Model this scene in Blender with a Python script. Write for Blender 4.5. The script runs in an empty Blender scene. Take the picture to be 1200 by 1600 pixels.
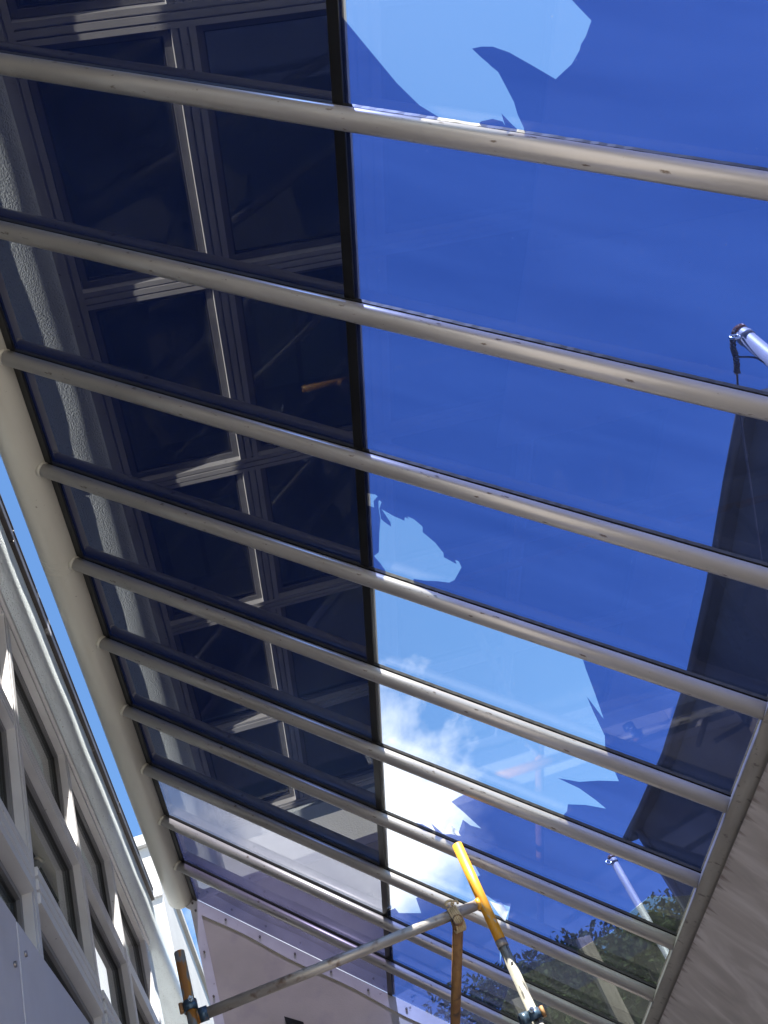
import bpy, bmesh, math, random
from mathutils import Vector, Matrix, noise
from mathutils.geometry import delaunay_2d_cdt
random.seed(7)
S = bpy.context.scene
C = S.collection
# ------------------------------------------------------------------ camera, sky, sun, exposure
cam = bpy.data.objects.new('camera', bpy.data.cameras.new('camera'))
C.objects.link(cam); S.camera = cam
right = Vector((0.93988524, 0.02762454, -0.34037129))
up = Vector((0.24930724, -0.73665437, 0.6286384))
fwd = Vector((0.23337015, 0.67570499, 0.69925757))
cam.matrix_world = Matrix(((right.x, up.x, -fwd.x, 0), (right.y, up.y, -fwd.y, 0), (right.z, up.z, -fwd.z, 0), (0, 0, 0, 1)))
cam.data.sensor_fit = 'VERTICAL'; cam.data.sensor_height = 36.0; cam.data.lens = 36.0 * 1541 / 1600
cam.data.clip_start = 0.05; cam.data.clip_end = 2000

SUN = Vector((0.19, -0.41, 0.985)).normalized()          # direction towards the sun
W = bpy.data.worlds.new('World'); S.world = W; W.use_nodes = True
wn, wl = W.node_tree.nodes, W.node_tree.links
wn.clear()
def N_(nodes, t, **kw):
    n = nodes.new(t)
    for k, v in kw.items(): setattr(n, k, v)
    return n
out = N_(wn, 'ShaderNodeOutputWorld'); bg = N_(wn, 'ShaderNodeBackground')
bg.inputs['Strength'].default_value = 0.058
sky = N_(wn, 'ShaderNodeTexSky', sky_type='NISHITA', sun_disc=False)
sky.sun_elevation = math.asin(SUN.z); sky.sun_rotation = math.atan2(SUN.x, SUN.y)
sky.air_density = 1.0; sky.dust_density = 0.3; sky.ozone_density = 3.0
tc = N_(wn, 'ShaderNodeTexCoord')
n1 = N_(wn, 'ShaderNodeTexNoise'); n1.inputs['Scale'].default_value = 1.0; n1.inputs['Detail'].default_value = 10; n1.inputs['Roughness'].default_value = 0.6; n1.inputs['Distortion'].default_value = 0.15
mp = N_(wn, 'ShaderNodeMapping'); mp.inputs['Location'].default_value = (3.2, 1.7, 0.4); mp.inputs['Scale'].default_value = (5.5, 5.5, 6.5); wl.new(tc.outputs['Generated'], mp.inputs[0]); wl.new(mp.outputs[0], n1.inputs['Vector'])
# one cloud bank low in front of the roof
nm = N_(wn, 'ShaderNodeVectorMath', operation='NORMALIZE'); wl.new(tc.outputs['Generated'], nm.inputs[0])
sub = N_(wn, 'ShaderNodeVectorMath', operation='SUBTRACT'); wl.new(nm.outputs[0], sub.inputs[0]); sub.inputs[1].default_value = (0.10, 0.855, 0.505)
ln = N_(wn, 'ShaderNodeVectorMath', operation='LENGTH'); wl.new(sub.outputs[0], ln.inputs[0])
bank = N_(wn, 'ShaderNodeMapRange'); wl.new(ln.outputs['Value'], bank.inputs[0]); bank.inputs[1].default_value = 0.0; bank.inputs[2].default_value = 0.25; bank.inputs[3].default_value = 0.52; bank.inputs[4].default_value = -0.22
ad = N_(wn, 'ShaderNodeMath', operation='ADD'); wl.new(n1.outputs['Fac'], ad.inputs[0]); wl.new(bank.outputs[0], ad.inputs[1])
cov = N_(wn, 'ShaderNodeMapRange'); wl.new(ad.outputs[0], cov.inputs[0]); cov.inputs[1].default_value = 0.56; cov.inputs[2].default_value = 0.80
mixc = N_(wn, 'ShaderNodeMix', data_type='RGBA'); wl.new(cov.outputs[0], mixc.inputs['Factor'])
hs = N_(wn, 'ShaderNodeHueSaturation'); hs.inputs['Saturation'].default_value = 1.14; hs.inputs['Hue'].default_value = 0.4985; hs.inputs['Value'].default_value = 1.22; wl.new(sky.outputs[0], hs.inputs['Color'])
wl.new(hs.outputs[0], mixc.inputs['A']); mixc.inputs['B'].default_value = (6.6, 6.9, 7.3, 1)
wl.new(mixc.outputs['Result'], bg.inputs['Color']); wl.new(bg.outputs[0], out.inputs[0])

sun = bpy.data.objects.new('sun', bpy.data.lights.new('sun', 'SUN')); C.objects.link(sun)
sun.data.energy = 5.0; sun.data.angle = math.radians(0.5); sun.data.color = (1.0, 0.95, 0.87)
sun.rotation_euler = SUN.to_track_quat('Z', 'Y').to_euler(); sun.location = (3, -6, 14)
S.view_settings.view_transform = 'Standard'; S.view_settings.look = 'None'
S.view_settings.exposure = 2.05; S.view_settings.gamma = 1.0; S.view_settings.use_curve_mapping = False
S.render.engine = 'CYCLES'
S.cycles.max_bounces = 10; S.cycles.transparent_max_bounces = 24; S.cycles.glossy_bounces = 5; S.cycles.diffuse_bounces = 4
S.cycles.caustics_reflective = False; S.cycles.caustics_refractive = False
S.cycles.sample_clamp_indirect = 6.0

# ------------------------------------------------------------------ materials
def newmat(name):
    m = bpy.data.materials.new(name); m.use_nodes = True
    m.node_tree.nodes.clear()
    return m, m.node_tree.nodes, m.node_tree.links
def ramp(nodes, pts):
    r = nodes.new('ShaderNodeValToRGB')
    e = r.color_ramp.elements
    while len(e) < len(pts): e.new(0.5)
    for k, (p, c) in enumerate(pts):
        e[k].position = p; e[k].color = (*c, 1) if len(c) == 3 else c
    return r
def pbr(name, c1, c2=None, rough=0.5, metal=0.0, scale=6.0, stretch=(1, 1, 1), detail=6, bump=0.0, bscale=80.0, bstretch=(1, 1, 1), bdist=0.01,
        c3=None, s3=30.0, t3=(0.62, 0.72), st3=(1, 1, 1), spec=0.5, rvar=0.1, coords='Object'):
    m, n, l = newmat(name)
    o = n.new('ShaderNodeOutputMaterial'); b = n.new('ShaderNodeBsdfPrincipled'); l.new(b.outputs[0], o.inputs[0])
    b.inputs['Metallic'].default_value = metal; b.inputs['Roughness'].default_value = rough
    b.inputs['Specular IOR Level'].default_value = spec
    t = n.new('ShaderNodeTexCoord')
    def nz(sc, st, det):
        mm = n.new('ShaderNodeMapping'); mm.inputs['Scale'].default_value = st; l.new(t.outputs[coords], mm.inputs[0])
        x = n.new('ShaderNodeTexNoise'); x.inputs['Scale'].default_value = sc; x.inputs['Detail'].default_value = det; l.new(mm.outputs[0], x.inputs['Vector'])
        return x
    c2 = c2 or tuple(v * 0.8 for v in c1)
    a = nz(scale, stretch, detail)
    r = ramp(n, [(0.35, c2), (0.65, c1)]); l.new(a.outputs['Fac'], r.inputs[0])
    col = r.outputs[0]
    if c3:
        k = nz(s3, st3, 8)
        mr = n.new('ShaderNodeMapRange'); mr.inputs[1].default_value = t3[0]; mr.inputs[2].default_value = t3[1]; l.new(k.outputs['Fac'], mr.inputs[0])
        mx = n.new('ShaderNodeMix'); mx.data_type = 'RGBA'; l.new(mr.outputs[0], mx.inputs['Factor']); l.new(col, mx.inputs['A']); mx.inputs['B'].default_value = (*c3, 1)
        col = mx.outputs['Result']
    l.new(col, b.inputs['Base Color'])
    rr = n.new('ShaderNodeMapRange'); rr.inputs[3].default_value = max(0, rough - rvar); rr.inputs[4].default_value = min(1, rough + rvar); l.new(a.outputs['Fac'], rr.inputs[0]); l.new(rr.outputs[0], b.inputs['Roughness'])
    if bump:
        k = nz(bscale, bstretch, 5)
        bp = n.new('ShaderNodeBump'); bp.inputs['Strength'].default_value = bump; bp.inputs['Distance'].default_value = bdist; l.new(k.outputs['Fac'], bp.inputs['Height']); l.new(bp.outputs[0], b.inputs['Normal'])
    return m
def schlick(n, l, f0):
    lw = n.new('ShaderNodeLayerWeight'); lw.inputs['Blend'].default_value = 0.5
    p = n.new('ShaderNodeMath'); p.operation = 'POWER'; l.new(lw.outputs['Facing'], p.inputs[0]); p.inputs[1].default_value = 5
    q = n.new('ShaderNodeMath'); q.operation = 'MULTIPLY_ADD'; l.new(p.outputs[0], q.inputs[0]); q.inputs[1].default_value = 1 - f0; q.inputs[2].default_value = f0
    return q.outputs[0]
def sheet(name, tint, f0, haze=(0.5, 0.5, 0.5), hz=0.0, tint2=None, nsc=2.0, stretch=(1, 1, 1), gloss=(1, 1, 1), rough=0.0, spots=0.0, wave=0.0):
    """thin clear or tinted sheet: see-through tint + mirror reflection + a little dirt and diffuse haze"""
    m, n, l = newmat(name)
    o = n.new('ShaderNodeOutputMaterial')
    tr = n.new('ShaderNodeBsdfTransparent'); gl = n.new('ShaderNodeBsdfGlossy'); gl.inputs['Roughness'].default_value = rough
    gl.inputs['Color'].default_value = (*gloss, 1)
    tr.inputs['Color'].default_value = (*tint, 1)
    t = n.new('ShaderNodeTexCoord'); mm = n.new('ShaderNodeMapping'); mm.inputs['Scale'].default_value = stretch; l.new(t.outputs['Object'], mm.inputs[0])
    x = n.new('ShaderNodeTexNoise'); x.inputs['Scale'].default_value = nsc; x.inputs['Detail'].default_value = 7; x.inputs['Roughness'].default_value = 0.6; x.inputs['Distortion'].default_value = 0.6; l.new(mm.outputs[0], x.inputs['Vector'])
    if tint2:
        r = ramp(n, [(0.3, tint2), (0.7, tint)]); l.new(x.outputs['Fac'], r.inputs[0]); l.new(r.outputs[0], tr.inputs['Color'])
    base = tr.outputs[0]
    if hz or spots:
        d = n.new('ShaderNodeBsdfDiffuse'); d.inputs['Color'].default_value = (*haze, 1)
        tl = n.new('ShaderNodeBsdfTranslucent'); tl.inputs['Color'].default_value = (*haze, 1)
        mxd = n.new('ShaderNodeMixShader'); mxd.inputs[0].default_value = 0.5; l.new(d.outputs[0], mxd.inputs[1]); l.new(tl.outputs[0], mxd.inputs[2])
        mr = n.new('ShaderNodeMapRange'); mr.inputs[1].default_value = 0.25; mr.inputs[2].default_value = 0.75; mr.inputs[3].default_value = hz * 0.3; mr.inputs[4].default_value = hz * 1.7; l.new(x.outputs['Fac'], mr.inputs[0])
        f = mr.outputs[0]
        if spots:
            v = n.new('ShaderNodeTexVoronoi'); v.inputs['Scale'].default_value = 17.0; l.new(t.outputs['Object'], v.inputs['Vector'])
            s = n.new('ShaderNodeMapRange'); s.inputs[1].default_value = 0.014; s.inputs[2].default_value = 0.026; s.inputs[3].default_value = spots; s.inputs[4].default_value = 0; l.new(v.outputs['Distance'], s.inputs[0])
            a = n.new('ShaderNodeMath'); a.operation = 'ADD'; l.new(f, a.inputs[0]); l.new(s.outputs[0], a.inputs[1]); f = a.outputs[0]
        mx0 = n.new('ShaderNodeMixShader'); l.new(f, mx0.inputs[0]); l.new(base, mx0.inputs[1]); l.new(mxd.outputs[0], mx0.inputs[2])
        base = mx0.outputs[0]
    if wave:
        w = n.new('ShaderNodeTexNoise'); w.inputs['Scale'].default_value = 1.3; w.inputs['Detail'].default_value = 1; l.new(t.outputs['Object'], w.inputs['Vector'])
        bp = n.new('ShaderNodeBump'); bp.inputs['Strength'].default_value = 1.0; bp.inputs['Distance'].default_value = wave; l.new(w.outputs['Fac'], bp.inputs['Height']); l.new(bp.outputs[0], gl.inputs['Normal'])
    mx = n.new('ShaderNodeMixShader'); l.new(schlick(n, l, f0), mx.inputs[0]); l.new(base, mx.inputs[1]); l.new(gl.outputs[0], mx.inputs[2])
    l.new(mx.outputs[0], o.inputs[0])
    return m

M = {}
M['tube'] = pbr('painted_tube', (.46, .44, .425), (.35, .33, .315), .32, .35, 3, (.5, 5, 5), c3=(.14, .11, .09), s3=38, t3=(.66, .72), st3=(.6, 1.5, 1.5), spec=.5, bump=.15, bscale=40, bdist=.002)
M['header'] = pbr('cream_tube', (.56, .54, .46), (.49, .46, .39), .42, .0, 2.5, (3, .6, 3), c3=(.22, .19, .15), s3=45, t3=(.71, .78), bump=.12, bscale=30, bdist=.002)
M['rubber'] = pbr('black_rubber', (.012, .012, .013), (.006, .006, .006), .55, 0, 20, bump=.2, bscale=60, bdist=.002)
M['bar'] = pbr('dark_bar', (.010, .010, .011), (.006, .006, .006), .35, .2, 8)
M['baralu'] = pbr('grey_bar', (.42, .41, .38), (.34, .33, .31), .4, .3, 8)
M['white_alu'] = pbr('white_frame', (.66, .65, .66), (.55, .53, .53), .5, 0, 5, c3=(.2, .17, .16), s3=28, t3=(.66, .72), bump=.2, bscale=30, bdist=.002)
M['beam'] = pbr('weathered_beam', (.33, .31, .27), (.24, .22, .19), .55, .2, 5, (4, .7, 4), c3=(.13, .11, .10), s3=35, t3=(.6, .72), bump=.3, bscale=50, bdist=.003)
M['steel'] = pbr('bolt_steel', (.3, .29, .28), (.15, .12, .1), .4, .8, 60)
M['glass'] = sheet('clear_glass', (.98, .99, 1.0), .034, (.6, .62, .65), .003, spots=.55, wave=.0006)
M['blue_film'] = sheet('blue_film', (.215, .27, .55), .025, (.16, .24, .52), .009, (.165, .215, .47), 2.2, (.5, 2.6, 1), spots=.5, wave=.0006)
M['dark_film'] = sheet('dark_film', (.005, .010, .026), .135, (.04, .05, .12), .015, (.004, .007, .022), 1.2, wave=.0006)
M['smoke_film'] = sheet('smoke_film', (.42, .42, .46), .02, (.4, .38, .42), .06, (.3, .3, .36), 2.0)
M['grey_film'] = sheet('grey_film', (.30, .345, .36), .03, (.3, .32, .34), .02, (.22, .26, .27), 2.5)  # film added to darken the trees, poles and posts behind it
M['purple_film'] = sheet('purple_film', (.09, .085, .15), .04, (.25, .22, .36), .03, (.065, .06, .11), 3.0)
M['torn'] = sheet('torn_film', (.5, .6, .8), .10, (.75, .82, .95), .55, (.4, .5, .75), 12.0)
M['frame'] = pbr('grey_frame', (.66, .66, .665), (.57, .565, .565), .42, .1, 4, c3=(.2, .18, .17), s3=40, t3=(.69, .76), bump=.1, bscale=120, bdist=.001)
M['sash'] = pbr('dark_sash', (.20, .20, .205), (.15, .15, .155), .45, .1, 6)
M['gap'] = pbr('dark_gap', (.03, .03, .03), (.02, .02, .02), .7)
M['stucco'] = pbr('roughcast', (.78, .86, .89), (.70, .77, .80), .9, 0, 5, (3, .7, 3), c3=(.42, .45, .44), s3=90, t3=(.62, .72), bump=1.0, bscale=170, bstretch=(1, .7, 1), bdist=.008)
M['coping'] = pbr('dark_coping', (.10, .085, .075), (.05, .04, .036), .5, .2, 6, (3, .6, 3), c3=(.5, .48, .45), s3=6, t3=(.64, .69), bump=.4, bscale=30)
M['wglass'] = sheet('window_glass', (.66, .73, .70), .10, (.62, .70, .74), .15, spots=0)  # diffuse haze painted in for the pale bluish reflections on the panes
M['room'] = pbr('dark_room', (.10, .10, .10), (.07, .07, .07), .9)
M['plain'] = pbr('light_panel', (.50, .50, .51), (.44, .43, .44), .45, 0, 1.2, (1, 2, 1), c3=(.36, .35, .35), s3=2.5, t3=(.55, .8), bump=.05, bscale=3)
M['white_wall'] = pbr('white_render', (.46, .46, .45), (.42, .42, .41), .9, 0, 2, bump=.3, bscale=60)
M['gable'] = pbr('gable_panel', (.50, .46, .385), (.42, .385, .32), .8, 0, 3.0, c3=(.36, .32, .31), s3=5, t3=(.55, .8), bump=.3, bscale=120, bdist=.003)
M['ground'] = pbr('concrete_ground', (.36, .34, .325), (.28, .265, .25), .9, 0, 1.5, c3=(.2, .19, .17), s3=4, t3=(.6, .75), bump=.3, bscale=40)
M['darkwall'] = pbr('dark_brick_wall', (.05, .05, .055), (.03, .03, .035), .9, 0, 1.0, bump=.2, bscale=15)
M['roofdark'] = pbr('dark_roofing', (.035, .035, .04), None, .7)
M['yellow'] = pbr('yellow_paint', (.72, .36, .03), (.62, .28, .02), .42, 0, 8, (6, 6, 1.2), c3=(.45, .40, .33), s3=34, t3=(.64, .72), st3=(2, 2, .7), bump=.2, bscale=60, bdist=.002)
M['orange'] = pbr('worn_orange_paint', (.58, .24, .03), (.42, .16, .03), .6, 0, 9, (4, 4, 1), c3=(.26, .24, .20), s3=18, t3=(.52, .60), st3=(2, 2, .8), bump=.4, bscale=70, bdist=.003)
M['galv'] = pbr('galvanised_tube', (.50, .46, .40), (.34, .30, .26), .42, .45, 5, (1, 4, 4), c3=(.20, .14, .10), s3=22, t3=(.56, .72), bump=.3, bscale=60, bdist=.002)
M['galv_pale'] = pbr('pale_splashed_tube', (.40, .385, .32), (.26, .25, .21), .5, .2, 9, (4, 4, 1), c3=(.06, .058, .05), s3=24, t3=(.52, .60), st3=(2, 2, .6), bump=.4, bscale=60, bdist=.003)
M['rust'] = pbr('rusty_tube', (.38, .21, .075), (.24, .12, .05), .65, .2, 9, (4, 1, 4), c3=(.10, .06, .04), s3=16, t3=(.55, .68), bump=.4, bscale=60, bdist=.003)
M['rustcap'] = pbr('flaking_rust', (.26, .07, .03), (.10, .03, .02), .9, 0, 40, c3=(.6, .5, .45), s3=60, t3=(.55, .62), bump=1, bscale=80, bdist=.01)
M['coupler'] = pbr('blue_steel', (.06, .115, .17), (.04, .065, .09), .4, .5, 25, c3=(.22, .10, .05), s3=40, t3=(.58, .66))
M['zinc'] = pbr('bright_zinc', (.55, .60, .62), (.4, .45, .5), .25, .9, 30)
M['rope'] = pbr('tan_strap', (.62, .48, .28), (.46, .34, .18), .85, 0, 30, bump=.6, bscale=120, bdist=.003)
M['rope_dark'] = pbr('dark_rope', (.07, .07, .085), (.03, .03, .04), .8, 0, 40, bump=.6, bscale=120, bdist=.003)
M['mast'] = pbr('white_mast', (.36, .36, .38), (.28, .28, .30), .45, 0, 8, (3, 3, .6), c3=(.35, .22, .16), s3=24, t3=(.66, .74))
M['wood'] = pbr('grey_timber', (.28, .235, .18), (.18, .145, .11), .85, 0, 5, (9, 9, .7), c3=(.2, .15, .11), s3=7, t3=(.6, .72), st3=(6, 6, .5), bump=.4, bscale=20, bstretch=(8, 8, .5))
M['bark'] = pbr('bark', (.12, .09, .07), (.07, .05, .04), .95, 0, 9, (3, 3, .6), bump=.6, bscale=20)
def leafmat(name, a, b):
    m, n, l = newmat(name)
    o = n.new('ShaderNodeOutputMaterial'); p = n.new('ShaderNodeBsdfPrincipled'); p.inputs['Roughness'].default_value = .8; p.inputs['Specular IOR Level'].default_value = .15
    t = n.new('ShaderNodeTexCoord'); x = n.new('ShaderNodeTexNoise'); x.inputs['Scale'].default_value = 2.6; x.inputs['Detail'].default_value = 5; l.new(t.outputs['Object'], x.inputs['Vector'])
    r = ramp(n, [(.35, a), (.65, b)]); l.new(x.outputs['Fac'], r.inputs[0]); l.new(r.outputs[0], p.inputs['Base Color'])
    tl = n.new('ShaderNodeBsdfTranslucent'); l.new(r.outputs[0], tl.inputs['Color'])
    mx = n.new('ShaderNodeMixShader'); mx.inputs[0].default_value = .3; l.new(p.outputs[0], mx.inputs[1]); l.new(tl.outputs[0], mx.inputs[2]); l.new(mx.outputs[0], o.inputs[0])
    return m
M['leaf_a'] = leafmat('dark_leaves', (.016, .026, .010), (.060, .078, .028))
M['leaf_b'] = leafmat('yellow_leaves', (.034, .042, .013), (.12, .11, .028))
# sloping sheet wall: pinkish grey with soft slanting ripples of reflected light put into its colour, and rust drips along its top edge
def sheetwall():
    m, n, l = newmat('stained_sheet')
    o = n.new('ShaderNodeOutputMaterial'); b = n.new('ShaderNodeBsdfPrincipled'); l.new(b.outputs[0], o.inputs[0]); b.inputs['Roughness'].default_value = .6
    t = n.new('ShaderNodeTexCoord')
    mm = n.new('ShaderNodeMapping'); mm.inputs['Rotation'].default_value = (0, 0, .35); mm.inputs['Scale'].default_value = (1.1, 3.2, 1); l.new(t.outputs['Object'], mm.inputs[0])
    x = n.new('ShaderNodeTexNoise'); x.inputs['Scale'].default_value = 1.9; x.inputs['Detail'].default_value = 5; x.inputs['Distortion'].default_value = 1.8; l.new(mm.outputs[0], x.inputs['Vector'])
    r = ramp(n, [(.28, (.38, .34, .31)), (.5, (.46, .415, .38)), (.72, (.62, .575, .54))]); l.new(x.outputs['Fac'], r.inputs[0])
    # drips: narrow stains that hang from the top edge (local x = 0) downwards
    m2 = n.new('ShaderNodeMapping'); m2.inputs['Scale'].default_value = (2.0, 28, 1); l.new(t.outputs['Object'], m2.inputs[0])
    y = n.new('ShaderNodeTexNoise'); y.inputs['Scale'].default_value = 1.0; y.inputs['Detail'].default_value = 5; l.new(m2.outputs[0], y.inputs['Vector'])
    sp = n.new('ShaderNodeSeparateXYZ'); l.new(t.outputs['Object'], sp.inputs[0])
    mr = n.new('ShaderNodeMapRange'); mr.inputs[1].default_value = 0; mr.inputs[2].default_value = .07; mr.inputs[3].default_value = .12; mr.inputs[4].default_value = -.2; l.new(sp.outputs['X'], mr.inputs[0])
    a = n.new('ShaderNodeMath'); a.operation = 'ADD'; l.new(y.outputs['Fac'], a.inputs[0]); l.new(mr.outputs[0], a.inputs[1])
    m3 = n.new('ShaderNodeMapRange'); m3.inputs[1].default_value = .56; m3.inputs[2].default_value = .72; m3.inputs[4].default_value = .65; l.new(a.outputs[0], m3.inputs[0])
    mx = n.new('ShaderNodeMix'); mx.data_type = 'RGBA'; l.new(m3.outputs[0], mx.inputs['Factor']); l.new(r.outputs[0], mx.inputs['A']); mx.inputs['B'].default_value = (.11, .07, .05, 1)
    l.new(mx.outputs['Result'], b.inputs['Base Color'])
    return m
M['sheetwall'] = sheetwall()

# ------------------------------------------------------------------ mesh helpers
def link(name, me, mat, parent=None):
    o = bpy.data.objects.new(name, me); C.objects.link(o)
    if mat is not None:
        if not me.materials: me.materials.append(mat)
    if parent is not None: o.parent = parent
    return o
def tag(o, label=None, cat=None, group=None, kind=None):
    if label: o['label'] = label
    if cat: o['category'] = cat
    if group: o['group'] = group
    if kind: o['kind'] = kind
    return o
def empty(name, loc=(0, 0, 0), mat=None):
    o = bpy.data.objects.new(name, None); C.objects.link(o)
    if mat is not None: o.matrix_world = mat
    else: o.location = loc
    return o
def done(bm, name, smooth=False):
    me = bpy.data.meshes.new(name); bm.normal_update(); bm.to_mesh(me); bm.free()
    if smooth:
        for p in me.polygons: p.use_smooth = True
    return me
def add_box(bm, lo, hi, bev=0.0):
    vs = [bm.verts.new((x, y, z)) for x in (lo[0], hi[0]) for y in (lo[1], hi[1]) for z in (lo[2], hi[2])]
    f = [(0, 1, 3, 2), (4, 6, 7, 5), (0, 4, 5, 1), (2, 3, 7, 6), (0, 2, 6, 4), (1, 5, 7, 3)]
    fs = [bm.faces.new([vs[i] for i in q]) for q in f]
    if bev:
        es = {e for q in fs for e in q.edges}
        bmesh.ops.bevel(bm, geom=list(es), offset=bev, segments=2, affect='EDGES', profile=.6)
def box(lo, hi, bev=0.0, name='box'):
    bm = bmesh.new(); add_box(bm, lo, hi, bev); return done(bm, name)
def add_tube(bm, pts, rad, seg=20, caps=True, taper=None):
    pts = [Vector(p) for p in pts]; rings = []
    ref = None
    for i, p in enumerate(pts):
        d = (pts[min(i + 1, len(pts) - 1)] - pts[max(i - 1, 0)]).normalized()
        if ref is None: ref = d.orthogonal().normalized()
        ref = (ref - d * ref.dot(d)).normalized()
        b = d.cross(ref)
        r = rad if taper is None else taper[i]
        rings.append([bm.verts.new(p + (ref * math.cos(2 * math.pi * k / seg) + b * math.sin(2 * math.pi * k / seg)) * r) for k in range(seg)])
    for a, c in zip(rings, rings[1:]):
        for k in range(seg):
            f = bm.faces.new((a[k], a[(k + 1) % seg], c[(k + 1) % seg], c[k])); f.smooth = True
    if caps:
        bm.faces.new(list(reversed(rings[0]))); bm.faces.new(rings[-1])
def tube(pts, rad, seg=20, name='tube', caps=True, taper=None):
    bm = bmesh.new(); add_tube(bm, pts, rad, seg, caps, taper); return done(bm, name)
def hollow(a, b, ro, ri, seg=28, name='tube'):
    """open pipe with wall thickness"""
    a, b = Vector(a), Vector(b); d = (b - a).normalized(); u = d.orthogonal().normalized(); v = d.cross(u)
    bm = bmesh.new(); R = []
    for p, r in ((a, ri), (a, ro), (b, ro), (b, ri)):
        R.append([bm.verts.new(p + (u * math.cos(2 * math.pi * k / seg) + v * math.sin(2 * math.pi * k / seg)) * r) for k in range(seg)])
    for i in range(4):
        p, q = R[i], R[(i + 1) % 4]
        for k in range(seg):
            f = bm.faces.new((p[k], p[(k + 1) % seg], q[(k + 1) % seg], q[k])); f.smooth = i in (1, 3)
    return done(bm, name)
def prism(profile, axis, a, b, name='prism'):
    """extrude a 2-D outline; axis 'y': outline in (x,z); axis 'z': outline in (x,y)"""
    bm = bmesh.new(); R = []
    for t in (a, b):
        R.append([bm.verts.new((p[0], t, p[1]) if axis == 'y' else (p[0], p[1], t)) for p in profile])
    n = len(profile)
    for k in range(n): bm.faces.new((R[0][k], R[0][(k + 1) % n], R[1][(k + 1) % n], R[1][k]))
    bm.faces.new(R[0][::-1]); bm.faces.new(R[1])
    bmesh.ops.recalc_face_normals(bm, faces=bm.faces)
    return done(bm, name)
def torus_pts(c, u, v, r, n=24, a0=0, a1=2 * math.pi):
    return [Vector(c) + Vector(u) * r * math.cos(a0 + (a1 - a0) * k / n) + Vector(v) * r * math.sin(a0 + (a1 - a0) * k / n) for k in range(n + 1)]

# ------------------------------------------------------------------ ground
FLOOR = -1.6
g = link('ground', box((-300, -300, FLOOR - .5), (300, 300, FLOOR), name='ground'), M['ground']); tag(g, 'pale concrete ground around the buildings', kind='structure')
# ------------------------------------------------------------------ facade on the left, with the windows
FX = -0.65
fac = empty('window_facade', (FX, 2.1, FLOOR))
tag(fac, 'grey framed window facade with white roughcast band under the roof edge', 'building')
fac.matrix_world = Matrix.Translation((FX, 2.1, FLOOR))
inv = fac.matrix_world.inverted()
def fpart(name, me, mat, parent=None):
    me.transform(inv) if parent is None and not me.get('loc') else None
    return link(name, me, mat, parent or fac)
Y0, Y1 = -4.19, 6.42
MY = [1.06 + 1.05 * k for k in range(-5, 6)]           # mullion lines
bm = bmesh.new()                                          # dark rooms behind the windows
add_box(bm, (-5.2, Y0, FLOOR + .01), (-5.0, Y1, 3.3)); add_box(bm, (-5.0, Y0, 3.2), (-.78, Y1, 3.3)); add_box(bm, (-5.0, Y0, FLOOR + .01), (-.78, Y1, FLOOR + .1))
add_box(bm, (-5.0, Y0, FLOOR + .1), (-.70, Y0 + .2, 3.2)); add_box(bm, (-5.0, Y1 - .2, FLOOR + .1), (-.70, Y1, 3.2))
fpart('room_shell', done(bm, 'room_shell'), M['room'])
def band():
    Y1 = 8.92
    bm = bmesh.new(); ny, prof = 140, [(-.625, 3.302), (-.612, 3.304), (-.600, 3.312), (-.590, 3.335), (-.582, 3.38), (-.579, 3.44), (-.578, 3.55)]
    rows = []
    for i in range(ny + 1):
        y = Y0 + (Y1 - Y0) * i / ny; r = []
        for k, (x, z) in enumerate(prof):
            w = .004 * noise.noise(Vector((y * 3, z * 9, 0))) if k else 0
            r.append(bm.verts.new((x + w, y, z)))
        rows.append(r)
    for a, b in zip(rows, rows[1:]):
        for k in range(len(prof) - 1):
            f = bm.faces.new((a[k], b[k], b[k + 1], a[k + 1])); f.smooth = True
    e0 = [bm.verts.new((-.95, Y0, z)) for z in (3.302, 3.55)]; e1 = [bm.verts.new((-.95, Y1, z)) for z in (3.302, 3.55)]
    bm.faces.new((e0[0], e1[0], rows[-1][0], rows[0][0])); bm.faces.new((rows[0][-1], rows[-1][-1], e1[1], e0[1])); bm.faces.new((e0[0], e0[1], e1[1], e1[0]))
    bm.faces.new([*rows[0], e0[1], e0[0]][::-1]); bm.faces.new([*rows[-1], e1[1], e1[0]])
    bmesh.ops.recalc_face_normals(bm, faces=bm.faces)
    return done(bm, 'stucco_band')
fpart('stucco_band', band(), M['stucco'])
def coping(y0, y1, jit):
    bm = bmesh.new(); add_box(bm, (-1.0, y0, 3.552), (-.557 + jit * .5, y1, 3.625), .006)
    add_box(bm, (-.60, y0, 3.6255), (-.552 + jit * .5, y1, 3.634)); return done(bm, 'coping')
ys = [-4.19, -1.6, .7, 3.02, 5.3, 6.42]
for k in range(5): fpart('coping', coping(ys[k] + .003, ys[k + 1] - .003, .002 * (k % 3)), M['coping'])
fpart('head_frame', prism([(-.74, 3.225), (-.652, 3.225), (-.652, 3.25), (-.662, 3.252), (-.662, 3.26), (-.640, 3.262), (-.640, 3.3015), (-.74, 3.3015)], 'y', Y0, Y1, 'head_frame'), M['frame'])
def mull(y, z0, z1):
    w = .041
    p = [(-.76, -w)]
    for a, b in ((-w, -.020), (-.012, .012), (.020, w)):
        p += [(FX - .002 if a != -.012 else FX, a), (FX - .002 if a != -.012 else FX, b)]
        if b != w: p += [(FX - .014, b), (FX - .014, b + .008)]
    p += [(-.76, w)]
    return prism([(x, y + v) for x, v in p], 'z', z0, z1, 'mullion')
for y in MY: fpart('mullion', mull(y, FLOOR + .1, 3.225), M['frame'])
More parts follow.
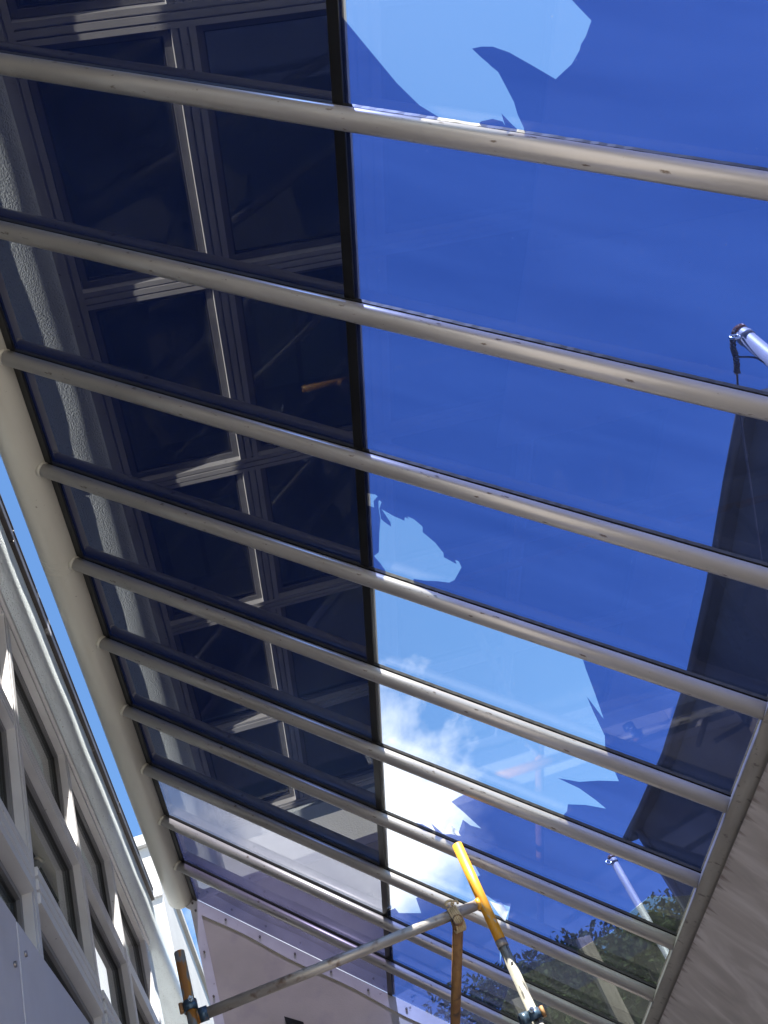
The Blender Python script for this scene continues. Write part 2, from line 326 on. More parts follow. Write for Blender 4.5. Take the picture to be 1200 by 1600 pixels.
def tran(y0, y1, z0, z1, x1):
    h = z1 - z0
    p = [(-.76, z0), (x1, z0), (x1, z0 + h * .28), (x1 - .012, z0 + h * .30), (x1 - .012, z0 + h * .36), (x1, z0 + h * .38), (x1, z0 + h * .66), (x1 - .012, z0 + h * .68), (x1 - .012, z0 + h * .74), (x1, z0 + h * .76), (x1, z1), (-.76, z1 + .004)]
    return prism(p, 'y', y0, y1, 'transom')
ROWS = [(2.69, 3.225), (2.04, 2.60), (1.14, 1.90), (.2, 1.06)]
for a, b in zip(MY, MY[1:]):
    a, b = a + .041, b - .041
    fpart('transom', tran(a, b, 2.60, 2.69, FX - .004), M['frame'])
    fpart('sill_rail', tran(a, b, 1.90, 2.04, FX + .008), M['frame'])
    fpart('transom', tran(a, b, 1.06, 1.14, FX - .004), M['frame'])
    fpart('spandrel_panel', box((-.72, a, FLOOR + .1), (-.68, b, .2), .004), M['plain'])
    for z0, z1 in ROWS:
        bm = bmesh.new(); t = .030; e = .004
        add_box(bm, (-.725, a + e, z0 + e), (-.684, b - e, z0 + t)); add_box(bm, (-.725, a + e, z1 - t), (-.684, b - e, z1 - e))
        add_box(bm, (-.725, a + e, z0 + t), (-.684, a + t, z1 - t)); add_box(bm, (-.725, b - t, z0 + t), (-.684, b - e, z1 - t))
        w = fpart('window', done(bm, 'window'), M['sash'])
        me = box((-.712, a + t - .004, z0 + t - .004), (-.706, b - t + .004, z1 - t + .004), name='pane'); me.transform(inv)
        link('pane', me, M['wglass'], w)
        bm = bmesh.new(); s = .008
        for q in ((a + t, z0 + t, b - t, z0 + t + s), (a + t, z1 - t - s, b - t, z1 - t)): add_box(bm, (-.7055, q[0], q[1]), (-.697, q[2], q[3]))
        for q in ((a + t, z0 + t + s, a + t + s, z1 - t - s), (b - t - s, z0 + t + s, b - t, z1 - t - s)): add_box(bm, (-.7055, q[0], q[1]), (-.697, q[2], q[3]))
        me = done(bm, 'gasket'); me.transform(inv); link('gasket', me, M['gap'], w)
for yb_, z0 in ((2.32, 2.09), (3.5, 2.74)):
    fpart('blind', box((-.86, yb_, z0), (-.85, yb_ + .55, z0 + .40)), M['plain'])
    fpart('blind_rail', box((-.845, yb_ + .06, z0), (-.82, yb_ + .12, z0 + .42), .004), M['white_alu'])
    fpart('blind_rail', box((-.845, yb_, z0 + .2), (-.835, yb_ + .55, z0 + .225), .002), M['gap'])
fpart('end_pier', box((-5.2, Y1, FLOOR), (-.66, Y1 + .18, 3.53), .004), M['stucco'])

# foreground light panels standing in front of the facade
def hoarding(y0, y1, za, zb, label):
    e = empty('hoarding_panel', (-.5, y0, FLOOR)); tag(e, label, 'panel', 'grey panels standing before the windows')
    bm = bmesh.new(); v = [(-.512, y0, FLOOR), (-.512, y1, FLOOR), (-.512, y1, zb), (-.512, y0, za)]
    f = [bm.verts.new(p) for p in v]; b_ = [bm.verts.new((p[0] + .018, p[1], p[2])) for p in v]
    bm.faces.new(f[::-1]); bm.faces.new(b_)
    for k in range(4): bm.faces.new((f[k], f[(k + 1) % 4], b_[(k + 1) % 4], b_[k]))
    bmesh.ops.bevel(bm, geom=list(bm.edges), offset=.003, segments=2, affect='EDGES')
    me = done(bm, 'board'); me.transform(Matrix.Translation((.5, -y0, -FLOOR))); link('board', me, M['plain'], e)
    for zz in (za - .06, za - .5):
        for yy in (y0 + .05, y1 - .05):
            me = tube([(-.496, yy, zz), (-.489, yy, zz)], .007, 10); me.transform(Matrix.Translation((.5, -y0, -FLOOR))); link('screw', me, M['steel'], e)
hoarding(.6, 2.175, 1.20, 1.272, 'smooth light grey panel at the bottom left corner, nearer the viewer of the two')
hoarding(2.18, 3.3, 1.272, 1.36, 'smooth light grey panel with a slanting top edge beyond the panel seam')

# ------------------------------------------------------------------ white building that closes the far end
eb = empty('white_building', (-2.6, 9.0, FLOOR)); tag(eb, 'sunlit plain white building closing the gap behind the window facade', 'building')
def wpart(name, me, mat, e):
    me.transform(e.matrix_basis.inverted()); return link(name, me, mat, e)
wpart('wall', box((-4.6, 9.0, FLOOR), (-.70, 13.5, 5.56), .01), M['white_wall'], eb)
wpart('roof_edge', box((-4.65, 8.95, 5.562), (-.66, 13.5, 5.68), .006), M['white_wall'], eb)
wpart('downpipe', tube([(-.92, 8.95, FLOOR), (-.92, 8.95, 5.4)], .04, 14), M['white_alu'], eb)
wpart('flashing', box((-4.6, 8.97, 5.0), (-.70, 8.998, 5.06), .003), M['white_alu'], eb)

# ------------------------------------------------------------------ the glass canopy
d1 = Vector((-0.6976777, 0, 0.71641178)); NN = Vector((0.71641178, 0, 0.6976777)); WT = 2.2039
CM = Matrix(((-d1.x, 0, NN.x, NN.x * WT), (0, 1, 0, 0), (-d1.z, 0, NN.z, NN.z * WT), (0, 0, 0, 1)))   # local x runs down the slope
can = empty('glass_canopy', mat=CM); tag(can, 'sloping glass canopy roof on cream tubes, patched with torn blue film', 'glass roof')
def cpart(name, me, mat, loc=(0, 0, 0), parent=None, label=None):
    o = link(name, me, mat, parent or can); o.location = loc
    if label: o['label'] = label
    return o
PY = [.95 + .5615 * k for k in range(-2, 10)]
YS, YE = -.28, 6.545
UL, UR, UJ = 2.80, -.215, 1.24        # upper edge, lower edge, joint between the two pane columns
GW = .040                               # underside of the glass above the tube axes
pt = tube([(-2.76, 0, 0), (-1.2, 0, 0), (.215, 0, 0)], .030, 32, 'purlin')
def ragged():
    bm = bmesh.new(); n = 150; prev = None; r = random.Random(4)
    for i in range(n + 1):
        x = -2.76 + 2.973 * i / n; w0 = .0240 + r.uniform(-.0006, .0007); w1 = .0235 + r.uniform(-.0006, .0006); z = .0280 + r.uniform(-.0005, .0005)
        q = [bm.verts.new(p) for p in ((x, -w0, GW - .001), (x, -w0 + .002, z), (x, w1 - .002, z), (x, w1, GW - .001))]
        if prev:
            for k in range(4): bm.faces.new((prev[k], q[k], q[(k + 1) % 4], prev[(k + 1) % 4]))
        prev = q
    bmesh.ops.recalc_face_normals(bm, faces=bm.faces); return done(bm, 'gasket')
gk = ragged()
def rivets(seed):
    bm = bmesh.new(); r = random.Random(seed)
    for k in range(9):
        x = -2.6 + .33 * k + r.uniform(-.02, .02); a = -.62 + r.uniform(-.08, .08); c = Vector((x, math.sin(a) * .030, math.cos(a) * .030)); d = Vector((0, math.sin(a), math.cos(a)))
        add_tube(bm, [c - d * .002, c + d * .0012, c + d * .002], .0022, 8, True, [.0024, .0024, .0016])
    return done(bm, 'rivet_row')
rv_ = rivets(2)
bd = tube([(-2.755, 0, 0), (-2.735, 0, 0)], .0335, 32, 'weld')
for y in PY:
    p = cpart('purlin', pt, M['tube'], (0, y, 0))
    q = link('gasket', gk, M['rubber'], p); q = link('rivet_row', rv_, M['steel'], p); q = link('weld', bd, M['header'], p)
hd = cpart('header_tube', tube([(-2.838, YS, .010), (-2.838, 1.5, .010), (-2.838, 3.2, .010), (-2.838, 6.53, .010)], .0908, 48, 'header_tube'), M['header'])
for yy in (3.16, 3.185, 3.205, 3.235):
    bm = bmesh.new(); add_tube(bm, [(-2.838, yy, .010), (-2.838, yy + .006, .010)], .0916, 48)
    link('seam', done(bm, 'seam'), M['header'], hd)
cpart('edge_seal', box((-2.765, YS, .026), (-2.715, YE, GW - .002), .002), M['rubber'])
cpart('joint_bar', box((-UJ - .019, YS, .031), (-UJ + .014, YE, GW - .0015), .002), M['bar'])
cpart('joint_cover', box((-UJ - .020, YS, GW + .009), (-UJ + .020, YE, GW + .022), .003), M['baralu'])
cpart('edge_beam', box((.205, YS, -.035), (.285, YE, .036), .006), M['beam'])
cpart('edge_flashing', box((.20, YS, GW + .008), (.30, YE, GW + .012)), M['beam'])
# glass panes, one per bay and column
yb = [YS] + PY[1:] + [YE] if PY[0] < YS else [YS] + PY + [YE]
gm = {}
for a, b in zip(yb, yb[1:]):
    for u0, u1 in ((UL - .02, UJ + .004), (UJ - .004, UR + .005)):
        key = (round(b - a, 4), u0)
        if key not in gm: gm[key] = box((-u0, -(b - a) / 2 + .003, GW), (-u1, (b - a) / 2 - .003, GW + .006), name='glass_pane')
        cpart('glass_pane', gm[key], M['glass'], (0, (a + b) / 2, 0))
# films stuck under the glass
HA = [(1.22, 0.723), (1.162, 0.779), (1.078, 0.859), (1.018, 0.904), (0.941, 0.936), (0.922, 0.938), (0.919, 0.923), (0.91, 0.936), (0.865, 0.937), (0.863, 0.929), (0.854, 0.92), (0.825, 0.91), (0.8, 0.913), (0.793, 0.922), (0.804, 0.894), (0.775, 0.917), (0.742, 0.939), (0.746, 0.92), (0.764, 0.89), (0.774, 0.864), (0.797, 0.83), (0.817, 0.801), (0.843, 0.785), (0.822, 0.8), (0.839, 0.787), (0.86, 0.774), (0.884, 0.757), (0.861, 0.75), (0.833, 0.747), (0.793, 0.755), (0.738, 0.776), (0.678, 0.8), (0.673, 0.794), (0.644, 0.763), (0.629, 0.731), (0.628, 0.72), (0.619, 0.703), (0.61, 0.669), (0.647, 0.641), (0.658, 0.632), (0.711, 0.575), (0.815, 0.528), (0.948, 0.507), (1.103, 0.542), (1.218, 0.616)]
HB = [(1.178, 2.271), (1.178, 2.305), (1.173, 2.354), (1.18, 2.424), (1.185, 2.522), (1.206, 2.55), (1.179, 2.58), (1.162, 2.607), (1.152, 2.628), (1.052, 2.622), (1.046, 2.602), (1.003, 2.592), (0.953, 2.573), (0.908, 2.561), (0.888, 2.539), (0.869, 2.482), (0.863, 2.464), (0.874, 2.439), (0.888, 2.437), (0.882, 2.456), (0.93, 2.442), (0.932, 2.422), (0.963, 2.385), (1.011, 2.353), (1.011, 2.327), (1.043, 2.305), (1.069, 2.3), (1.063, 2.31), (1.078, 2.308), (1.08, 2.326), (1.092, 2.323), (1.121, 2.319), (1.167, 2.304), (1.134, 2.354), (1.132, 2.374), (1.159, 2.361), (1.171, 2.351), (1.1755, 2.304), (1.166, 2.271), (1.174, 2.264)]
HB2 = [(1.221, 2.249), (1.188, 2.244), (1.18, 2.249), (1.197, 2.277), (1.196, 2.307), (1.221, 2.306)]
HC = [(1.233, 2.683), (0.81, 2.676), (0.407, 2.702), (0.383, 2.771), (0.334, 2.891), (0.287, 3.014), (0.361, 2.921), (0.325, 3.001), (0.271, 3.109), (0.254, 3.223), (0.216, 3.285), (0.184, 3.356), (0.259, 3.402), (0.331, 3.459), (0.418, 3.489), (0.326, 3.502), (0.256, 3.538), (0.207, 3.571), (0.288, 3.6), (0.359, 3.645), (0.357, 3.697), (0.386, 3.794), (0.443, 3.852), (0.783, 3.843), (0.832, 3.913), (0.871, 3.983), (0.807, 4.03), (0.72, 4.105), (0.773, 4.116), (0.812, 4.094), (0.831, 4.232), (0.908, 4.29), (0.974, 4.235), (0.947, 4.296), (1.014, 4.281), (1.106, 4.319), (1.124, 4.41), (0.763, 4.407), (0.709, 4.531), (0.734, 4.577), (0.686, 4.687), (0.616, 4.727), (0.544, 4.711), (0.56, 5.38), (0.586, 4.972), (1.015, 4.983), (1.053, 5.065), (1.023, 5.208), (1.159, 5.33), (1.182, 5.29), (1.2325, 5.379), (1.2335, 4.846), (1.233, 3.828)]
OUT = [(1.236, YS), (1.236, 6.53), (.57, 6.53), (.494, 5.636), (.44, 5.40), (.40, 5.33), (.332, 5.143), (.29, 5.08), (.26, 4.93), (.192, 4.87), (.13, 4.70), (.071, 4.567), (.03, 4.44), (.006, 4.284), (-.05, 4.087), (-.123, 4.035), (-.2, 3.95), (-.2, YS)]
def inside(p, poly):
    c = False; n = len(poly)
    for i in range(n):
        (x1, y1), (x2, y2) = poly[i], poly[i - 1]
        if (y1 > p[1]) != (y2 > p[1]) and p[0] < (x2 - x1) * (p[1] - y1) / (y2 - y1) + x1: c = not c
    return c
def film_mesh(outer, holes, w, name):
    vs, es = [], []
    for poly in [outer] + holes:
        b = len(vs); vs += [Vector(p) for p in poly]; es += [(b + i, b + (i + 1) % len(poly)) for i in range(len(poly))]
    rv, _, rf, *_ = delaunay_2d_cdt(vs, es, [], 0, 1e-6)
    fs = []
    for f in rf:
        c = (sum(rv[i][0] for i in f) / len(f), sum(rv[i][1] for i in f) / len(f))
        if inside(c, outer) and not any(inside(c, h) for h in holes): fs.append(f)
    me = bpy.data.meshes.new(name); me.from_pydata([(-v[0], v[1], w) for v in rv], [], fs); me.update()
    return me
FW = GW - .0008
cpart('tint_film', film_mesh(OUT, [HA, HB, HB2, HC], FW, 'tint_film'), M['blue_film'], label='clear blue film with large torn holes')
cpart('tint_film', film_mesh([(u - .001, y + .001) for u, y in OUT[2:-1]] + [(-.2, 6.53)], [], FW, 'tint_film'), M['grey_film'], label='dull grey film added over the low corner to darken the trees')
YD, YM = PY[9], PY[10]
cpart('tint_film', film_mesh([(2.72, YS), (2.72, YD), (1.245, YD), (1.245, YS)], [], FW, 'tint_film'), M['dark_film'], label='almost black film on the upper panes')
cpart('tint_film', film_mesh([(2.72, YD + .002), (2.72, YM), (1.245, YM), (1.245, YD + .002)], [], FW, 'tint_film'), M['smoke_film'], label='pale smoky film on one pane')
cpart('tint_film', film_mesh([(2.72, YM + .002), (2.72, YE - .02), (1.245, YE - .02), (1.245, YM + .002)], [], FW, 'tint_film'), M['purple_film'], label='purple film on the last panes')
def flap(pts, h, mat=None):
    """torn strip of film that curls down from its root edge"""
    bm = bmesh.new(); n = 8; rows = []
    (a, b, c, d) = [Vector((-p[0], p[1])) for p in pts]      # root a-b, free d-c
    for i in range(n + 1):
        t = i / n; r = []
        for k in range(7):
            s = k / 6; q = a.lerp(b, s).lerp(d.lerp(c, s), t)
            r.append(bm.verts.new((q.x, q.y, FW - .001 - h * math.sin(t * 2.1) * (.6 + .5 * math.sin(s * 5 + 1)))))
        rows.append(r)
    for x, y in zip(rows, rows[1:]):
        for k in range(6):
            f = bm.faces.new((x[k], x[k + 1], y[k + 1], y[k])); f.smooth = True
    return done(bm, 'film_flap')
cpart('film_flap', flap([(0.80, 4.235), (0.90, 4.29), (0.885, 4.20), (0.825, 4.13)], .03), M['torn'])
cpart('film_flap', flap([(0.56, 4.90), (0.65, 4.74), (0.60, 4.70), (0.545, 4.72)], .02), M['torn'])
cpart('film_flap', flap([(1.235, 5.34), (1.19, 5.31), (1.20, 5.27), (1.22, 5.28)], .015), M['torn'])

# end panel that closes the canopy like a gable
ge = empty('gable_panel', (.2, 6.52, FLOOR)); tag(ge, 'pinkish grey panel with bolted white frame closing the far end of the glass roof', 'panel')
def under(x): return (2.2039 + GW - .003 - NN.x * x) / NN.z
x0, x1 = -.335, 1.70
wpart('board', (lambda pr: prism(pr, 'y', 6.535, 6.565, 'board'))([(x0 - .06, FLOOR), (x0 + .03, under(x0 + .03) - .03), (x1, under(x1) - .03), (x1, FLOOR)]), M['gable'], ge)
def strip(a, b, w, nrm, y0, y1, wob=0.0, n=24):
    bm = bmesh.new(); a, b = Vector(a), Vector(b); nr = Vector(nrm); L = []
    for y in (y0, y1):
        r0 = [bm.verts.new(((p := a.lerp(b, i / n)).x, y, p.y)) for i in range(n + 1)]
        r1 = [bm.verts.new(((p := a.lerp(b, i / n) + nr * (w * (1 + wob * math.sin(i * .95 + 1)))).x, y, p.y)) for i in range(n + 1)]
        L.append((r0, r1))
    for k in range(n):
        bm.faces.new((L[0][0][k], L[0][0][k + 1], L[0][1][k + 1], L[0][1][k])); bm.faces.new((L[1][0][k], L[1][1][k], L[1][1][k + 1], L[1][0][k + 1]))
        bm.faces.new((L[0][0][k], L[1][0][k], L[1][0][k + 1], L[0][0][k + 1])); bm.faces.new((L[0][1][k], L[0][1][k + 1], L[1][1][k + 1], L[1][1][k]))
    bm.faces.new((L[0][0][0], L[0][1][0], L[1][1][0], L[1][0][0])); bm.faces.new((L[0][0][n], L[1][0][n], L[1][1][n], L[0][1][n]))
    return done(bm, 'frame_strip')
sd = Vector((-d1.x, -d1.z))
wpart('frame_strip', strip((x0 - .01, under(x0 - .01)), (x1, under(x1)), .072, (-NN.x, -NN.z), 6.526, 6.534, .10), M['white_alu'], ge)
wpart('frame_strip', strip((x0 - .012, under(x0) - .05), (x0 - .072, FLOOR), .062, (1, 0), 6.524, 6.5335, .03), M['white_alu'], ge)
for t in [.05 + .27 * k for k in range(10)]:
    c = Vector((x0, under(x0))) + sd * t - Vector((NN.x, NN.z)) * .036
    if c.x < x1: wpart('bolt', tube([(c.x, 6.526, c.y), (c.x, 6.515, c.y)], .0075, 6), M['steel'], ge)
for t in (.12, .42, .72, 1.0):
    wpart('bolt', tube([(x0 + .02 - t * .013, 6.524, under(x0) - t), (x0 + .02 - t * .013, 6.510, under(x0) - t)], .007, 6), M['steel'], ge)
wpart('bracket', prism([(.066, 2.550), (.17, 2.475), (.17, 2.36), (.066, 2.36)], 'y', 6.49, 6.533, 'bracket'), M['bar'], ge)

# sloping sheet wall below the low edge of the canopy
sl = Vector((.42, 0, -.907)).normalized(); sn = Vector((-sl.z, 0, sl.x))
sw = bpy.data.objects.new('sheet_wall', box((0, -1.2, -.03), (3.3, 7.2, 0), .003, 'sheet_wall')); C.objects.link(sw); sw.data.materials.append(M['sheetwall'])
nz_ = sl.cross(Vector((0, 1, 0)))
edge = CM @ Vector((.272, 0, -.036))
sw.matrix_world = Matrix(((sl.x, 0, nz_.x, edge.x), (0, 1, 0, 0), (sl.z, 0, nz_.z, edge.z), (0, 0, 0, 1)))
tag(sw, 'rust stained pinkish grey sheet wall sloping down from the low edge of the glass roof', 'wall')

# ------------------------------------------------------------------ scaffold
SY = 4.0
sc = empty('scaffold', (.325, SY, FLOOR)); tag(sc, 'scaffold frame with worn orange post, bright yellow topped post and grey cross tube', 'scaffold')
wpart('standard', hollow((-.293, SY, FLOOR), (-.293, SY, 1.96), .0215, .0185), M['orange'], sc)
st = wpart('standard', hollow((.945, SY, FLOOR), (.945, SY, 1.53), .0205, .017), M['galv_pale'], sc)
wpart('sleeve', hollow((.945, SY, 1.527), (.945, SY, 1.995), .0225, .019), M['yellow'], sc)
wpart('collar', hollow((.945, SY, 1.515), (.945, SY, 1.545), .0235, .0226), M['galv'], sc)
wpart('transom', tube([(-.275, SY, 1.687), (.3, SY, 1.70), (.928, SY, 1.716)], .0215, 28), M['galv'], sc)
wpart('weld', tube([(.912, SY, 1.7155), (.930, SY, 1.716)], .0245, 24, taper=[.0218, .0265]), M['yellow'], sc)
wpart('weld', tube([(-.273, SY, 1.687), (-.253, SY, 1.6875)], .0245, 24, taper=[.0265, .0218]), M['orange'], sc)
wpart('bolt', tube([(.945, SY - .020, 1.44), (.945, SY - .0225, 1.44)], .005, 10), M['gap'], sc)  # dark disc stands in for the shade inside a bolt hole
wpart('transom', tube([(-.275, SY, -.1), (.928, SY, -.1)], .0215, 24), M['galv'], sc)
for x in (-.293, .945): wpart('base_plate', box((x - .07, SY - .07, FLOOR), (x + .07, SY + .07, FLOOR + .008), .002), M['galv'], sc)
led = tag(link('rusty_tube', hollow((.812, 3.965, 1.672), (.715, 6.45, 1.40), .0225, .019), M['rust']), 'rusty brown tube hanging below the grey cross tube by a tied strap', 'tube')
bm = bmesh.new()
for k in range(5):
    x = .795 + .0085 * k; zc_ = 1.7128
    pts = [Vector((x + .0035 * math.sin(a * 2), SY + .027 * math.cos(a), zc_ - .023 + (.0515) * math.sin(a) * (1 if math.sin(a) > 0 else 1))) for a in [2 * math.pi * i / 28 for i in range(29)]]
    add_tube(bm, pts, .0045, 8, False)
def arc(c, r, n=14): return [Vector(c) + Vector((r * .35 * math.sin(a * 2), -.004, 0)) + Vector((math.cos(a) * r, 0, math.sin(a) * r * 1.5)) for a in [math.pi * i / n for i in range(n + 1)]]
add_tube(bm, arc((.806, SY - .022, 1.742), .013), .0055, 8); add_tube(bm, arc((.826, SY - .026, 1.735), .011), .005, 8)
tag(link('tied_strap', done(bm, 'tied_strap'), M['rope']), 'tan strap knotted round the grey cross tube and the rusty tube', 'strap')
def coupler(x, y, z, ax, label, dz=0.0):
    e = empty('tube_coupler', (x, y, z)); tag(e, label, 'clamp', 'clamps on the scaffold posts')
    a = Vector(ax)
    o = hollow(Vector((0, 0, -.02)), Vector((0, 0, .02)), .0285, .0238, 24, 'saddle'); link('saddle', o, M['coupler'], e)
    o = hollow(a * .026 + Vector((0, 0, dz)), a * .060 + Vector((0, 0, dz)), .0275, .0218, 24, 'half_clamp'); link('half_clamp', o, M['coupler'], e)
    o = tube([a * .01 + Vector((0, -.040, .012)), a * .01 + Vector((0, -.018, .012))], .011, 6, 'nut'); link('nut', o, M['zinc'], e)
    o = tube([a * .01 + Vector((0, -.055, .012)), a * .01 + Vector((0, -.015, .012))], .006, 10, 'bolt'); link('bolt', o, M['zinc'], e)
    o = tube([a * -.034 + Vector((0, -.012, -.02)), a * -.034 + Vector((0, -.012, .02))], .008, 10, 'hinge_pin'); link('hinge_pin', o, M['rust'], e)
coupler(-.293, SY, 1.735, (1, 0, 0), 'dark blue clamp where the orange post meets the cross tube', -.046)
coupler(.945, SY, 1.235, (-1, 0, 0), 'blue and rust clamp low on the yellow topped post')

# boards and spare tubes on the lower scaffold lift; seen as reflections in the glass
for k, (y, lab) in enumerate(((4.98, 'scaffold board on the lower lift nearest the orange post'), (5.24, 'middle scaffold board on the lower lift'), (5.50, 'scaffold board on the lower lift next to the end panel'))):
    o = link('scaffold_board', box((-.60, y - .11, -.31), (1.5, y + .11, -.272), .004, 'scaffold_board'), M['wood']); tag(o, lab, 'board', 'boards on the lower scaffold lift')
for y0, x_, l_, lab in ((5.11, -.56, .62, 'longer loose grey tube lying on the lower scaffold boards'), (4.94, -.31, .36, 'short loose grey tube lying on the lower scaffold boards')):
    o = link('loose_tube', hollow((x_, y0, -.25), (x_ + l_, y0 - .01, -.25), .0215, .018), M['galv_pale']); tag(o, lab, 'tube', 'loose tubes on the scaffold boards')
tag(link('ledger_tube', hollow((-.2, 3.6, -.336), (-.2, 6.45, -.336), .0215, .018), M['galv']), 'grey ledger tube carrying the left ends of the scaffold boards', 'tube', 'ledgers under the scaffold boards')
tag(link('ledger_tube', hollow((1.1, 3.6, -.336), (1.1, 6.45, -.336), .0215, .018), M['galv']), 'grey ledger tube carrying the right ends of the scaffold boards', 'tube', 'ledgers under the scaffold boards')

# ------------------------------------------------------------------ outside, seen through the glass
def mast(x, y, top, r, label):
    e = empty('mast', (x, y, FLOOR)); tag(e, label, 'pole', 'white poles outside the glass roof')
    H = top - FLOOR
    link('pole', tube([(0, 0, 0), (0, 0, H * .5), (0, 0, H - .03)], r, 28, 'pole'), M['mast'], e)
    link('cap', tube([(0, 0, H - .032), (0, 0, H - .005), (0, 0, H)], r, 28, 'cap', taper=[r * 1.03, r * 1.04, r * .9]), M['rustcap'], e)
    link('ring', tube(torus_pts((-r - .018, -.01, H - .055), (1, 0, 0), (0, .3, .95), .022), .007, 10, 'ring', False), M['zinc'], e)
    link('collar', hollow((0, 0, H - .075), (0, 0, H - .05), r + .004, r - .001, 28, 'collar'), M['mast'], e)
    return e
mast(2.735, 2.44, 3.075, .036, 'near white pole with flaking rusty top and dark rope, at the right edge')
mast(3.28, 8.5, 3.64, .033, 'far thin white pole with ring top rising behind the lower glass')
def twist(pts, r, name, label):
    P = []
    for a, b in zip(pts, pts[1:]): P += [Vector(a).lerp(Vector(b), i / 6) for i in range(6)]
    P.append(Vector(pts[-1])); bm = bmesh.new()
    for ph in (0, 2.1, 4.2):
        add_tube(bm, [p + Vector((math.cos(i * .9 + ph), .6 * math.sin(i * .9 + ph), math.sin(i * .9 + ph))) * r for i, p in enumerate(P)], r * .5, 6)
    return tag(link(name, done(bm, name), M['rope_dark']), label, 'rope', 'ropes tied to the near white pole')
twist([(2.675, 2.44, 3.025), (2.668, 2.475, 3.00), (2.676, 2.50, 2.985), (2.68, 2.54, 2.965), (2.678, 2.565, 2.955), (2.683, 2.58, 2.95)], .010, 'knotted_rope', 'thick dark knotted rope hanging from the ring of the near pole')
twist([(2.68, 2.50, 2.965), (2.70, 2.475, 2.915), (2.70, 2.455, 2.875), (2.71, 2.45, 2.81), (2.74, 2.40, 2.70), (2.79, 2.42, 2.58)], .006, 'loose_rope', 'thinner dark rope sagging from the knot back to the near pole')
tag(link('stay_wire', tube([(2.682, 2.575, 2.955), (2.69, 2.72, 2.90), (2.75, 3.8, 2.3), (2.9, 5.6, 1.2)], .005, 8), M['rope_dark']), 'thin taut wire running down from the rope knot behind a roof tube', 'wire')

nb = empty('neighbour_building', (5.0, 4.0, FLOOR)); tag(nb, 'dark shaded neighbouring building with straight eave behind the right side of the glass', 'building')
EV = [(4.95, 5.385), (5.8, 5.31), (7.0, 5.17), (8.4, 5.09), (9.8, 5.12), (11.2, 5.26), (12.17, 5.385)]     # sagging eave line (y, z)
def along_x(prof, xa, xb, name):
    bm = bmesh.new(); R = [[bm.verts.new((x, p[0], p[1])) for p in prof] for x in (xa, xb)]; n = len(prof)
    for k in range(n): bm.faces.new((R[0][k], R[0][(k + 1) % n], R[1][(k + 1) % n], R[1][k]))
    bm.faces.new(R[0][::-1]); bm.faces.new(R[1]); bmesh.ops.recalc_face_normals(bm, faces=bm.faces); return done(bm, name)
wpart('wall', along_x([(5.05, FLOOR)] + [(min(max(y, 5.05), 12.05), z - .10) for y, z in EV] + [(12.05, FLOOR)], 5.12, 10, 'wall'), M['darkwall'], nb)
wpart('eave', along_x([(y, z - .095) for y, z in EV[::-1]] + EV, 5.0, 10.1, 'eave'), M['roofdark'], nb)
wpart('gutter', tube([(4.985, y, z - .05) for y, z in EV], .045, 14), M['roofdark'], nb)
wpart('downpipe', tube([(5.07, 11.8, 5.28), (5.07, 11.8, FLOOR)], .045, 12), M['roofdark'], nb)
for yy in (6.2, 8.2, 10.4):
    w = wpart('window', box((5.08, yy - .55, 2.6), (5.119, yy + .55, 4.2), .005), M['roofdark'], nb)
    me = box((5.072, yy - .47, 2.68), (5.079, yy + .47, 4.12)); me.transform(nb.matrix_basis.inverted()); link('pane', me, M['wglass'], w)
for x, y, z, tilt, lab in ((2.84, 9.3, 3.35, .02, 'weathered timber post leaning behind the lower right glass'), (2.25, 9.3, 3.05, -.03, 'weathered timber post rising beside the yellow topped scaffold post')):
    bm = bmesh.new(); add_box(bm, (-.07, -.03, 0), (.07, .03, z - FLOOR), .006)
    o = link('timber_post', done(bm, 'timber_post'), M['wood']); o.location = (x, y, FLOOR); o.rotation_euler = (0, tilt, .2); tag(o, lab, 'post', 'timber posts outside the glass')
wl_ = empty('garden_wall', (3.2, 10.6, FLOOR)); tag(wl_, 'low grey wall with flat capping in front of the trees', 'wall')
wpart('wall', box((1.0, 10.6, FLOOR), (4.9, 10.8, 1.3)), M['plain'], wl_)
wpart('capping', box((.95, 10.55, 1.302), (4.95, 10.85, 1.37), .006), M['frame'], wl_)

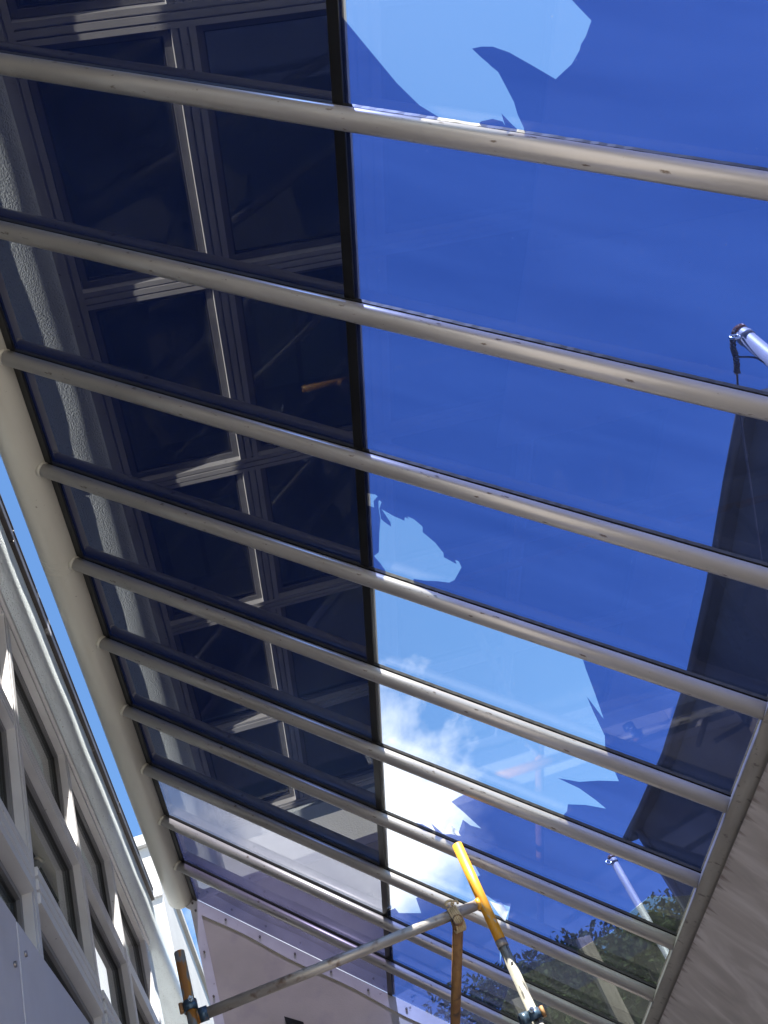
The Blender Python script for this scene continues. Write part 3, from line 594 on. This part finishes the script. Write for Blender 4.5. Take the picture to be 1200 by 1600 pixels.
def tree_meshes(seed, H, R, n, leaf):
    rnd = random.Random(seed); bm = bmesh.new()
    add_tube(bm, [(0, 0, 0), (.05, .02, H * .25), (-.04, .05, H * .5), (.03, 0, H * .8)], .1, 10, True, [.16, .12, .09, .03])
    cl = []
    for k in range(46):
        a = rnd.uniform(0, 6.28); z = H * rnd.uniform(.35, .92); rr = R * rnd.uniform(.2, .95) * (1.15 - abs(z / H - .6))
        c = Vector((math.cos(a) * rr, math.sin(a) * rr, z)); cl.append((c, R * rnd.uniform(.18, .34)))
        add_tube(bm, [(0, 0, z * .62), Vector((0, 0, z * .68)).lerp(c, .55), c], .03, 6, True, [.05, .03, .012])
    cl.append((Vector((0, 0, H * .8)), R * .55)); cl.append((Vector((0, 0, H * .55)), R * .6))
    trunk = done(bm, 'trunk'); V, F = [], []
    for i in range(n):
        c, r = rnd.choice(cl)
        d = Vector((rnd.gauss(0, 1), rnd.gauss(0, 1), rnd.gauss(0, 1))).normalized() * r * rnd.uniform(.35, 1.08) ** .6
        p = c + Vector((d.x, d.y, d.z * .8)); s = leaf * rnd.uniform(.6, 1.4)
        u = Vector((rnd.gauss(0, 1), rnd.gauss(0, 1), rnd.gauss(0, .7))).normalized(); v = u.orthogonal().normalized(); v.rotate(Matrix.Rotation(rnd.uniform(0, 6.28), 3, u))
        b = len(V); V += [p - u * s, p + v * s * .45, p + u * s, p - v * s * .45]; F.append((b, b + 1, b + 2, b + 3))
    me = bpy.data.meshes.new('crown'); me.from_pydata(V, [], F); me.update()
    return trunk, me
kinds = [(tree_meshes(3, 6.6, 1.9, 45000, .047), M['leaf_a']), (tree_meshes(5, 6.4, 1.7, 42000, .045), M['leaf_b']), (tree_meshes(11, 6.0, 2.1, 45000, .05), M['leaf_a'])]
for k, (x, y, s, kd, rz, lab) in enumerate(((2.9, 13.6, 1.0, 0, .4, 'dark green tree behind the low grey wall, nearest the scaffold post'), (4.55, 13.4, 1.08, 2, 1.9, 'broad dark green tree between the timber post and the far white pole'),
        (6.3, 15.2, 1.12, 1, 3.0, 'yellowish green tree touching the corner of the dark building'), (5.3, 16.4, 1.12, 0, 4.4, 'dark tree farthest back behind the broad tree'), (1.2, 17.5, .93, 2, 5.2, 'small dark tree left of the others beyond the end panel'), (3.9, 16.6, 1.10, 2, .9, 'dull green tree in the rear row between two darker trees'))):
    e = empty('garden_tree', (x, y, FLOOR)); tag(e, lab, 'tree', 'trees beyond the glass roof'); e.rotation_euler = (0, 0, rz); e.scale = (s, s, s)
    link('trunk', kinds[kd][0][0], M['bark'], e); link('crown', kinds[kd][0][1], kinds[kd][1], e)
